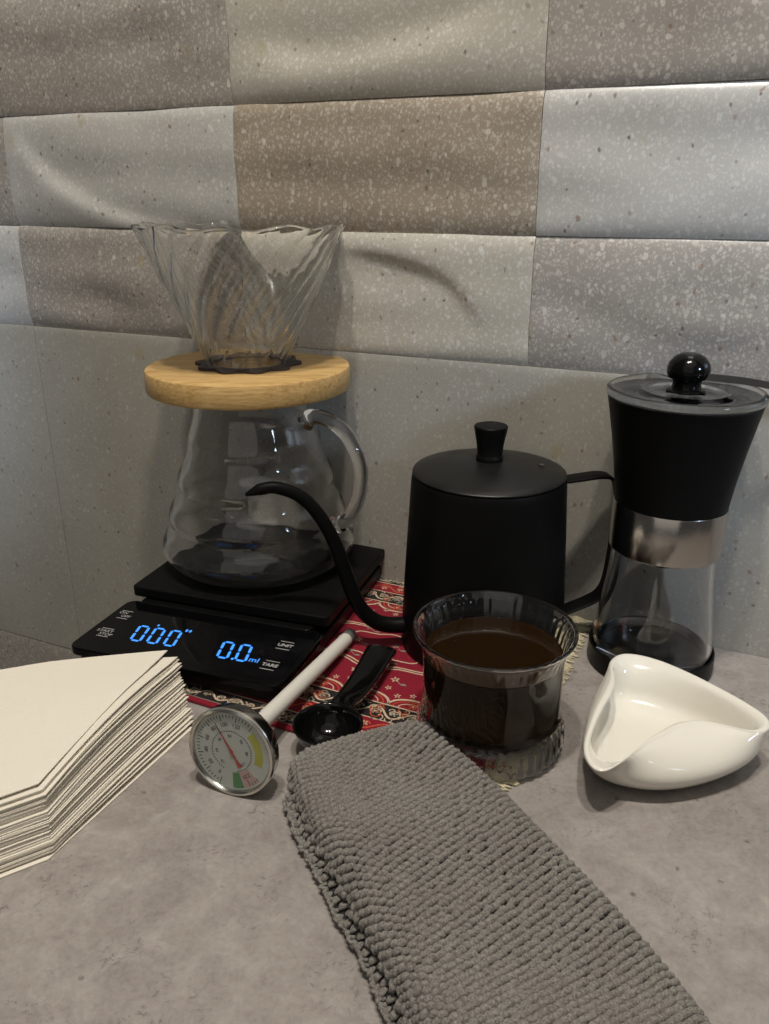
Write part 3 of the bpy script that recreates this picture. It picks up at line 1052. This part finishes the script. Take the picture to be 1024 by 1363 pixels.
for k, z in ((0.86, 1.1), (0.70, 0.70), (0.5, 0.50), (0.25, 0.45)):
    rows.append([(*lerp2(b, k), z) for b in belx])
DV, DF = [], []
DV.append((cen[0], cen[1], 0.03))
for rw in rows:
    DV += rw
DV.append((cen[0], cen[1], 0.44))
for i in range(nA):
    j = (i + 1) % nA
    DF.append((0, 1 + j, 1 + i))
    for q in range(len(rows) - 1):
        a = 1 + q * nA
        DF.append((a + i, a + j, a + nA + j, a + nA + i))
    a = 1 + (len(rows) - 1) * nA
    DF.append((a + i, a + j, len(DV) - 1))
DV = [(x - DX, y - DY, z) for x, y, z in DV]
dish = obj('dish', (DV, DF), M['ceramic'], loc=(DX, DY, 0), subsurf=1)
tag(dish, 'small white glazed three-cornered dosing dish with folded sides on the bare counter', 'dish')

# ================================================================ THERMOMETER
c0 = Vector((-7.86, 35.45, 2.48))
tip = Vector((-2.31, 50.6, 0.78))
dv = (tip - c0).normalized()
# local +Z = face normal (towards the camera), +Y roughly up
zaxis = -dv
yaxis = (Vector((0, 0, 1)) - zaxis * zaxis.z).normalized()
xaxis = yaxis.cross(zaxis)
rotm = Matrix((xaxis, yaxis, zaxis)).transposed()
KT = 1.06
te = thing('thermometer', 'round dial milk thermometer with white sleeve leaning against the black scale', 'thermometer', tuple(c0), rotm.to_euler())
TR = 2.30
obj('case', lathe([(0, -0.95), (1.75, -0.95), (2.10, -0.82), (2.25, -0.55), (2.28, 0.0), (2.34, 0.05), (TR + .05, 0.14), (TR, 0.24), (2.18, 0.27), (2.10, 0.2), (2.06, 0.06), (0, 0.05)], 96), M['chrome'], te, angle=40)
fc = obj('dial_face', lathe([(0, 0.055), (2.06, 0.055), (2.06, 0.07), (0, 0.07)], 72), M['dial'], te, smooth=False)
obj('lens', lathe([(0, 0.20), (2.08, 0.20), (2.08, 0.225), (0, 0.225)], 72), M['thin'], te, smooth=False)
# screen-like angle helper on the dial: degrees clockwise from up
def dp_(deg, r):
    a = R(90 - deg)
    return (r * math.cos(a), r * math.sin(a))
def wedge(d0, d1, r0, r1, z0=0.07, z1=0.078):
    m = 14
    pts = [dp_(d0 + (d1 - d0) * i / m, r1) for i in range(m + 1)] + [dp_(d1 - (d1 - d0) * i / m, r0) for i in range(m + 1)]
    return prism(pts, z0, z1)
obj('yellow_zone', wedge(42, 108, 1.28, 1.72), M['yellow_ink'], fc, smooth=False)
obj('green_zone', wedge(160, 178, 1.15, 1.98), M['green_ink'], fc, smooth=False)
obj('pink_zone', wedge(132, 159, 1.15, 1.98), M['pink_ink'], fc, smooth=False)
ticks, dots_ = [], []
for k in range(56):
    d = 200 + k * 5.6
    if 40 < d % 360 < 130:
        continue
    big = k % 5 == 0
    p, q = dp_(d, 1.62 if big else 1.78), dp_(d, 1.95)
    dx, dy = q[0] - p[0], q[1] - p[1]
    L = math.hypot(dx, dy)
    nx, ny = -dy / L * 0.022, dx / L * 0.022
    ticks.append(prism([(p[0] - nx, p[1] - ny), (q[0] - nx, q[1] - ny), (q[0] + nx, q[1] + ny), (p[0] + nx, p[1] + ny)], 0.078, 0.084))
for k in range(44):
    x, y = dp_(205 + k * 7.4, 1.08)
    dots_.append(move(lathe([(0, 0.078), (0.036, 0.078), (0.036, 0.085), (0, 0.085)], 8), (x, y, 0)))
obj('scale_marks', merge(*(ticks + dots_)), M['ink'], fc, smooth=False)
for k, s in enumerate(['0', '20', '40', '60', '80', '100', '120', '140', '160', '180', '200', '220']):
    d = 208 + k * 27
    if 35 < d % 360 < 125 or 155 < d % 360 < 182:
        continue
    x, y = dp_(d, 1.42)
    text('scale_number', s, x, y, 0.30, M['ink'], fc, rz=-R(d), z=0.082)
for k, s in enumerate(['-10', '10', '30', '50', '70', '90', '110']):
    d = 215 + k * 46
    x, y = dp_(d, 0.82)
    text('scale_number', s, x, y, 0.22, M['ink'], fc, rz=-R(d), z=0.082)
nd = R(-33)
def rot2(pts, a):
    return [(x * math.cos(a) + y * math.sin(a), -x * math.sin(a) + y * math.cos(a)) for x, y in pts]
obj('needle', merge(prism(rot2([(-0.06, 0), (-0.012, 1.62), (0.012, 1.62), (0.06, 0), (0.05, -0.45), (0.12, -0.9), (-0.12, -0.9), (-0.05, -0.45)], nd), 0.11, 0.13),
                    lathe([(0, 0.10), (0.09, 0.10), (0.09, 0.17), (0, 0.17)], 16)), M['red_paint'], te, smooth=False)
obj('needle_tip', prism(rot2([(-0.032, 1.0), (-0.012, 1.66), (0.012, 1.66), (0.032, 1.0)], nd), 0.131, 0.136), M['ink'], te, smooth=False)
te.scale = (KT, KT, KT)
Ls = (tip - c0).length / KT
obj('sleeve', lathe([(0, -0.7), (0.45, -0.7), (0.46, -0.8), (0.44, -Ls + 0.95), (0.44, -Ls + 0.95), (0, -Ls + 0.95)], 40), M['sleeve'], te, angle=40)
obj('sleeve_collar', lathe([(0, -Ls + 0.96), (0.42, -Ls + 0.96), (0.43, -Ls + 0.1), (0.40, -Ls + 0.06), (0, -Ls + 0.06)], 40), simple('grey plastic', (0.13, 0.13, 0.125), 0.5), te, angle=40)
obj('stem_tip', lathe([(0, -Ls + 0.05), (0.37, -Ls + 0.05), (0.35, -Ls - 0.02), (0, -Ls - 0.04)], 32), M['sleeve'], te, angle=40)

# ================================================================ SCOOP
SX, SY = -3.15, 38.6
so = thing('coffee_scoop', 'glossy black plastic coffee scoop lying on the rug mat under the kettle spout', 'scoop', (SX, SY, 0.26), (0, 0, R(72 - 0)))
n1 = 64
bw = [(0, 0.02), (0.7, 0.04), (1.25, 0.25), (1.65, 0.75), (1.85, 1.35), (1.92, 1.62), (1.98, 1.66), (1.97, 1.72), (1.84, 1.70), (1.74, 1.35), (1.52, 0.82), (1.15, 0.38), (0.65, 0.18), (0, 0.15)]
obj('bowl', lathe(bw, n1), M['glossblack'], so)
hs = spline([(1.7, 0, 1.50), (2.6, 0, 1.38), (4.2, 0, 1.05), (6.5, 0, 0.85), (8.8, 0, 0.95), (9.9, 0, 1.0)], 6)
def hsec(i, t):
    wv = 0.66 + 0.40 * t
    if t > 0.93:
        wv *= math.sqrt(max(0.05, 1 - ((t - 0.93) / 0.075) ** 2))
    return [(-wv, -0.10), (-wv * .9, -0.16), (wv * .9, -0.16), (wv, -0.10), (wv, 0.10), (wv * .85, 0.16), (wv * 0.7, 0.10), (-wv * 0.7, 0.10), (-wv * .85, 0.16), (-wv, 0.10)]
obj('handle', sweep(hs, hsec), M['glossblack'], so, angle=60)

# ================================================================ PAPER FILTERS
E_ = Vector((-13.1, 43.5))
V_ = Vector((-16.2, 31.6))
rnd = random.Random(11)
N = 62
TH = 3.42
def filter_mesh(i, fz, dE, dV, bulge, rot, ply=0.051):
    """outline: vertex corner, side edge up to E, arc, other side, crimped bottom edge; local to V_"""
    e = E_ - V_ + dE
    bd = Vector((math.cos(R(213)), math.sin(R(213))))
    ax = Vector((math.cos(R(123)), math.sin(R(123))))
    mid = bd * 4.0
    rel = e - mid
    a_, b_ = rel.dot(ax), rel.dot(bd)
    e2 = mid + ax * a_ - bd * b_
    v0 = Vector((0, 0)) + dV
    v2 = bd * 8.0 + dV
    arc_c = mid + ax * (a_ - 9.5)
    # rows across, columns along the axis
    nu, nv = 26, 14
    V, F = [], []
    top = []
    for k in range(nu + 1):
        t = k / nu
        p = e.lerp(e2, t)
        w_ = 1 - (2 * t - 1) ** 2
        top.append(p + ax * (3.6 * w_))
    def zz(q, tt, t):
        # bulge along the side edge, lying flat at the crimped end
        edge = math.exp(-t * 6)
        z = fz + bulge * math.sin(PI * min(1, tt * 1.05)) * (0.25 + 0.75 * edge)
        z += 0.10 * (fz / TH) * noise.noise(Vector((q.x * .22, q.y * .22, i * 0.31)))
        z += 0.02 * noise.noise(Vector((q.x * .7, q.y * .7, i * 1.7)))
        return z
    for lay in (0, 1):
        for j in range(nv + 1):
            tt = j / nv
            for k in range(nu + 1):
                t = k / nu
                bpt = v0.lerp(v2, t)
                q = bpt.lerp(top[k], tt)
                # slightly rounded corner near the tip
                z = zz(q, tt, t)
                c, s = math.cos(rot), math.sin(rot)
                V.append((q.x * c - q.y * s, q.x * s + q.y * c, max(0.01, z) + (ply if lay else 0)))
    m = (nv + 1) * (nu + 1)
    for j in range(nv):
        for k in range(nu):
            a = j * (nu + 1) + k
            F.append((a, a + nu + 1, a + nu + 2, a + 1))
            F.append((m + a, m + a + 1, m + a + nu + 2, m + a + nu + 1))
    for k in range(nu):
        for a, b in ((k, k + 1), (nv * (nu + 1) + k + 1, nv * (nu + 1) + k)):
            F.append((a, b, m + b, m + a))
    for j in range(nv):
        for a, b in (((j + 1) * (nu + 1), j * (nu + 1)), (j * (nu + 1) + nu, (j + 1) * (nu + 1) + nu)):
            F.append((a, b, m + b, m + a))
    return V, F, zz
offE = Vector((0, 0))
for i in range(N):
    t = i / (N - 1)
    fz = 0.03 + t * TH * 0.985
    grp_i = i
    # lower sheets poke out toward the thermometer
    dE = Vector((0.35 * math.sin(i * 1.9) * 0.4 + rnd.uniform(-.07, .07), rnd.uniform(-.09, .09)))
    dV = Vector((rnd.uniform(-.06, .06), rnd.uniform(-.06, .06)))
    rot = rnd.uniform(-0.006, 0.006)
    if i % 9 == 4:
        rot += rnd.uniform(-0.02, 0.012)
    if i < 2:
        dE += Vector((1.9 - i * 0.25, -2.6 + i * 0.6)); dV += Vector((0.3 - .3 * i, -1.1 + .5 * i)); fz = 0.02 + i * 0.07
    elif i < N - 1:
        tq = t
        gq = i // 8
        t = (gq * 8 + 4) / N + 0.25 * ((i % 8) - 4) / N
        wv = 0.10 * math.sin(gq * 2.3) + 0.03 * math.sin(i * 1.3)
        dE += Vector((0.55 + 1.15 * (1 - t) + wv, -0.20 - 2.1 * (1 - t)))
        dV += Vector((0.22 + 0.25 * (1 - t) + wv * .7, -0.12 - 0.7 * (1 - t)))
        t = tq
    bulge = 0.0 if i < 2 else (0.06 + 0.34 * t)
    if i == N - 1:
        bulge = 0.16
        fz += 0.16
    if i == N - 2:
        dE += Vector((-0.05, -0.1)); bulge = 0.34
    fm = filter_mesh(i, fz, dE, dV, bulge, rot)
    if i == N - 1:
        lab = 'cream paper coffee filter lying flat on top of the stack'
    elif i == N - 2:
        lab = 'paper coffee filter just under the topmost one, its bright edge showing'
    elif i == 0:
        lab = 'bottom paper coffee filter of the stack, touching the counter and jutting out'
    elif i == 1:
        lab = 'second paper coffee filter from the bottom, also jutting out of the stack'
    elif i < 16:
        lab = 'paper coffee filter in the lower quarter of the stack, near the thermometer'
    elif i < 40:
        lab = 'paper coffee filter in the tight grey middle of the stack'
    else:
        lab = 'paper coffee filter in the upper part of the stack'
    fo = obj('paper_filter', fm[:2], M['paper'], loc=(V_.x, V_.y, 0), angle=50)
    tag(fo, lab, 'coffee filter', 'paper coffee filters in the stack')
    if i in (0, 1, N - 1, N - 2):
        zz = fm[2]
        bd = Vector((math.cos(R(213)), math.sin(R(213))))
        ax = Vector((math.cos(R(123)), math.sin(R(123))))
        cr = []
        for k in range(34):
            for rr in (0,):
                q = dV + bd * (0.35 + k * 0.22) + ax * (0.55)
                z = zz(q, 0.05, 0.1) + 0.03
                a = bd * 0.075
                b = ax * 0.11 + bd * 0.05
                pts = [q - a - b, q + a - b, q + a + b, q - a + b]
                n0 = len(cr)
                cr.append(([(p.x, p.y, z - .02) for p in pts] + [(q.x, q.y, z + 0.035)], [(0, 1, 4), (1, 2, 4), (2, 3, 4), (3, 0, 4), (3, 2, 1, 0)]))
        obj('crimped_seam', merge(*cr), M['paper'], fo, smooth=False)

# ================================================================ KNITTED TOWEL
tw = thing('knitted_towel', 'grey chunky knitted cotton towel folded in layers at the front of the counter', 'towel', (2.0, 27.0, 0))
OX, OY = 2.0, 27.0
Lc = [(-4.65, 35.5), (-3.7, 32.6), (-2.45, 29.8), (-0.7, 26.0), (0.85, 22.6), (2.0, 19.8), (3.3, 16.3), (4.2, 13.3)]
Rc = [(2.1, 39.3), (5.0, 34.8), (7.2, 30.8), (9.3, 26.7), (11.0, 22.8), (12.0, 19.7), (13.1, 16.0), (13.9, 13.0)]
Ls_, Rs_ = spline(Lc, 12), spline(Rc, 12)
def along(P_, t):
    x = t * (len(P_) - 1)
    i = min(len(P_) - 2, int(x))
    f = x - i
    return Vector((P_[i][0] + (P_[i + 1][0] - P_[i][0]) * f, P_[i][1] + (P_[i + 1][1] - P_[i][1]) * f))
def surf_top(s, t):
    """s in -0.12..1.12 across (rolls down outside 0..1), t along 0..1"""
    L, Rr = along(Ls_, t), along(Rs_, t)
    q = L.lerp(Rr, max(0, min(1, s)))
    wdt = (Rr - L).length
    acr = (Rr - L).normalized()
    z = 2.45 - 0.55 * s + 0.16 * math.sin(PI * s) + 0.10 * noise.noise(Vector((q.x * .18, q.y * .18, 3)))
    # soft rounded shoulders
    e = 1.0 / wdt
    if s < e:
        z -= 0.45 * (1 - max(0, s) / e) ** 2
    if s > 1 - e:
        z -= 0.75 * (1 - (1 - min(1, s)) / e) ** 2
    if s < 0:
        d = -s * wdt
        z -= d * 1.1
        q = q - acr * min(0.0 + d * 0.25, 0.3)
        q = q + acr * max(0, d - 0.7) * 0.8
    if s > 1:
        d = (s - 1) * wdt
        z -= d * 1.25
        q = q + acr * min(d * 0.35, 0.35)
    # far end rolls over
    ta = t * 26
    if ta < 0.9:
        z -= 0.55 * (1 - ta / 0.9) ** 2
    if t < 0:
        d = -t * 26
        tang = (along(Ls_, 0.02) - along(Ls_, 0)).normalized()
        q = q - tang * min(d * 0.4, 0.25)
        z -= d * 1.0
    return Vector((q.x - OX, q.y - OY, max(0.10, z)))
def grid_surface(fn, s0, s1, t0, t1, ns, nt, drop=0.0):
    V = [tuple(fn(s0 + (s1 - s0) * i / ns, t0 + (t1 - t0) * j / nt) - Vector((0, 0, drop))) for j in range(nt + 1) for i in range(ns + 1)]
    F = [(j * (ns + 1) + i, j * (ns + 1) + i + 1, (j + 1) * (ns + 1) + i + 1, (j + 1) * (ns + 1) + i) for j in range(nt) for i in range(ns)]
    return V, F
# one knit bump: a short fat bean, slanted, with two strands hinted
def bean(nu=8, nv=6):
    V, F = [], []
    for j in range(1, nv):
        ph = PI * j / nv
        for i in range(nu):
            a = 2 * PI * i / nu
            V.append((-math.cos(ph), math.sin(ph) * math.cos(a), math.sin(ph) * math.sin(a)))
    b = len(V)
    V += [(-1, 0, 0), (1, 0, 0)]
    for j in range(nv - 2):
        for i in range(nu):
            k = (i + 1) % nu
            F.append((j * nu + i, j * nu + k, (j + 1) * nu + k, (j + 1) * nu + i))
    for i in range(nu):
        k = (i + 1) % nu
        F.append((b, k, i))
        F.append((b + 1, (nv - 2) * nu + i, (nv - 2) * nu + k))
    return V, F
BV, BF = bean()
def stitches(fn, s0, s1, t0, t1, pitch_s, pitch_t, rnd, lx=0.285, ly=0.158, lz=0.20, slant=0.24, lift=0.08):
    V, F = [], []
    # lengths
    mid = [fn(0.5 * (s0 + s1), t0 + (t1 - t0) * k / 40) for k in range(41)]
    Lt = sum((mid[k + 1] - mid[k]).length for k in range(40))
    nt = max(1, round(Lt / pitch_t))
    for j in range(nt + 1):
        t = t0 + (t1 - t0) * j / nt
        row = [fn(s0 + (s1 - s0) * k / 30, t) for k in range(31)]
        cum = [0]
        for k in range(30):
            cum.append(cum[-1] + (row[k + 1] - row[k]).length)
        ph = (row[15].x + 0.25 * row[15].y - cum[15]) / pitch_s
        i0 = math.ceil(ph - (0.5 if j % 2 else 0))
        for i in range(i0, i0 + int(cum[-1] / pitch_s) + 2):
            d = (i + (0.5 if j % 2 else 0) - ph) * pitch_s + rnd.uniform(-.03, .03)
            if d > cum[-1] or d < -0.03:
                continue
            d = max(0, d)
            k = 0
            while k < 29 and cum[k + 1] < d:
                k += 1
            f = (d - cum[k]) / max(1e-6, cum[k + 1] - cum[k])
            s = s0 + (s1 - s0) * (k + f) / 30
            tj = t + rnd.uniform(-.0014, .0014)
            p = fn(s, tj)
            ex = (fn(s + 0.01, tj) - fn(s - 0.01, tj))
            ey = (fn(s, tj + 0.004) - fn(s, tj - 0.004))
            if ex.length < 1e-6 or ey.length < 1e-6:
                continue
            ex.normalize()
            nz = ex.cross(-ey.normalized())
            if nz.length < 1e-6:
                continue
            nz.normalize()
            if nz.z < -0.2:
                nz = -nz
            ey = nz.cross(ex)
            a = slant + rnd.uniform(-.16, .16)
            ux = ex * math.cos(a) + ey * math.sin(a)
            uy = nz.cross(ux)
            k1, k2, k3 = lx * rnd.uniform(.9, 1.12), ly * rnd.uniform(.9, 1.1), lz * rnd.uniform(.85, 1.15)
            n0 = len(V)
            for x, y, z in BV:
                bend = 0.09 * (1 - x * x)
                # droop at both ends, so that each stitch dives into the fabric
                q = p + ux * (x * k1) + uy * (y * k2) + nz * (z * k3 + bend - 0.05 * x * x + lift)
                V.append(tuple(q))
            F += [tuple(n0 + q for q in f_) for f_ in BF]
    return V, F
rnd = random.Random(5)
PS, PT = 0.58, 0.50
lay1 = obj('top_layer', grid_surface(surf_top, -0.14, 1.22, -0.03, 1, 46, 90, 0.02), M['knitbase'], tw)
obj('stitches', stitches(surf_top, -0.13, 1.17, -0.02, 1, PS, PT, rnd), M['knit'], lay1, kind='stuff')
def side_layer(zc, th, off, inn, seed):
    """a folded layer whose rounded left edge shows below the top one"""
    def fn(s, t):
        L, Rr = along(Ls_, t), along(Rs_, t)
        acr = (Rr - L).normalized()
        wob = 0.14 * noise.noise(Vector((t * 9, seed, 0)))
        a = R(-60) + s * R(170)            # goes from below, round the edge, to the upper side
        r = th / 2
        if s <= 0.75:
            an = PI / 2 + (0.75 - s) / 0.75 * PI * 0.9
            x = off + wob + r - r * 0 + r * math.cos(an) * 1.15
            z = zc + r * math.sin(an)
        else:
            x = off + wob + r + (s - 0.75) / 0.25 * inn
            z = zc + r
        q = L + acr * x
        return Vector((q.x - OX, q.y - OY, max(0.06, z + 0.05 * noise.noise(Vector((t * 14, seed, 5))))))
    return fn
f2 = side_layer(1.12, 0.66, -0.30, 1.4, 2.2)
f3 = side_layer(0.38, 0.56, -0.66, 1.7, 7.7)
l2 = obj('middle_layer', grid_surface(f2, 0, 1, 0.03, 1, 20, 90, 0.0), M['knitbase'], tw)
obj('stitches', stitches(f2, 0.10, 0.95, 0.035, 1, 0.48, 0.36, rnd, 0.28, 0.17, 0.15), M['knit'], l2, kind='stuff')
l3 = obj('bottom_layer', grid_surface(f3, 0, 1, 0.05, 1, 20, 90, 0.0), M['knitbase'], tw)
obj('stitches', stitches(f3, 0.08, 0.95, 0.055, 1, 0.46, 0.36, rnd, 0.27, 0.17, 0.14), M['knit'], l3, kind='stuff')
# looped selvedge along the lowest layer
lp = []
for k in range(86):
    t = 0.06 + 0.93 * k / 86
    p = f3(0.45, t)
    q = f3(0.45, t + 0.010)
    L, Rr = along(Ls_, t), along(Rs_, t)
    a = -(Rr - L).normalized()
    o_ = Vector((a.x, a.y, 0)) * rnd.uniform(0.18, 0.36)
    lp.append(tube(spline([tuple(p), tuple(p.lerp(q, .3) + o_ + Vector((0, 0, rnd.uniform(-.08, .12)))), tuple(p.lerp(q, .9) + o_ * .8), tuple(q)], 4), 0.085, 6))
obj('edge_loops', merge(*lp), M['knit'], l3, kind='stuff')

# loose fibres standing off the knit
fz_v, fz_f = [], []
for k in range(2600):
    s_, t_ = rnd.uniform(-0.1, 1.12), rnd.uniform(0.0, 0.9)
    p = surf_top(s_, t_) + Vector((0, 0, 0.16))
    a = rnd.uniform(0, 2 * PI)
    L = rnd.uniform(0.12, 0.34)
    d = Vector((math.cos(a), math.sin(a), rnd.uniform(-0.1, 0.9))).normalized()
    e = d.cross(Vector((0, 0, 1))).normalized() * 0.006
    m_ = p + d * L * 0.5 + Vector((0, 0, rnd.uniform(0, .04)))
    n0 = len(fz_v)
    fz_v += [tuple(p - e), tuple(p + e), tuple(m_ - e), tuple(m_ + e), tuple(p + d * L)]
    fz_f += [(n0, n0 + 1, n0 + 3, n0 + 2), (n0 + 2, n0 + 3, n0 + 4)]
obj('fuzz', (fz_v, fz_f), M['knit'], lay1, kind='stuff')
# bubbles round the edge of the coffee
bb = []
for k in range(46):
    a = rnd.uniform(0, 2 * PI)
    rr = rnd.uniform(3.25, 3.62) if k % 3 else rnd.uniform(1.5, 3.4)
    r_ = rnd.uniform(0.018, 0.05)
    bb.append(move(lathe([(r_, -0.004), (r_ * 0.85, r_ * 0.45), (r_ * 0.45, r_ * 0.75), (0, r_ * 0.85)], 10), (rr * math.cos(a), rr * math.sin(a), LV - 0.006)))
cf = [o for o in cup.children if o.name == 'coffee_surface'][0]
obj('bubbles', merge(*bb), M['glass'], cf, kind='stuff')
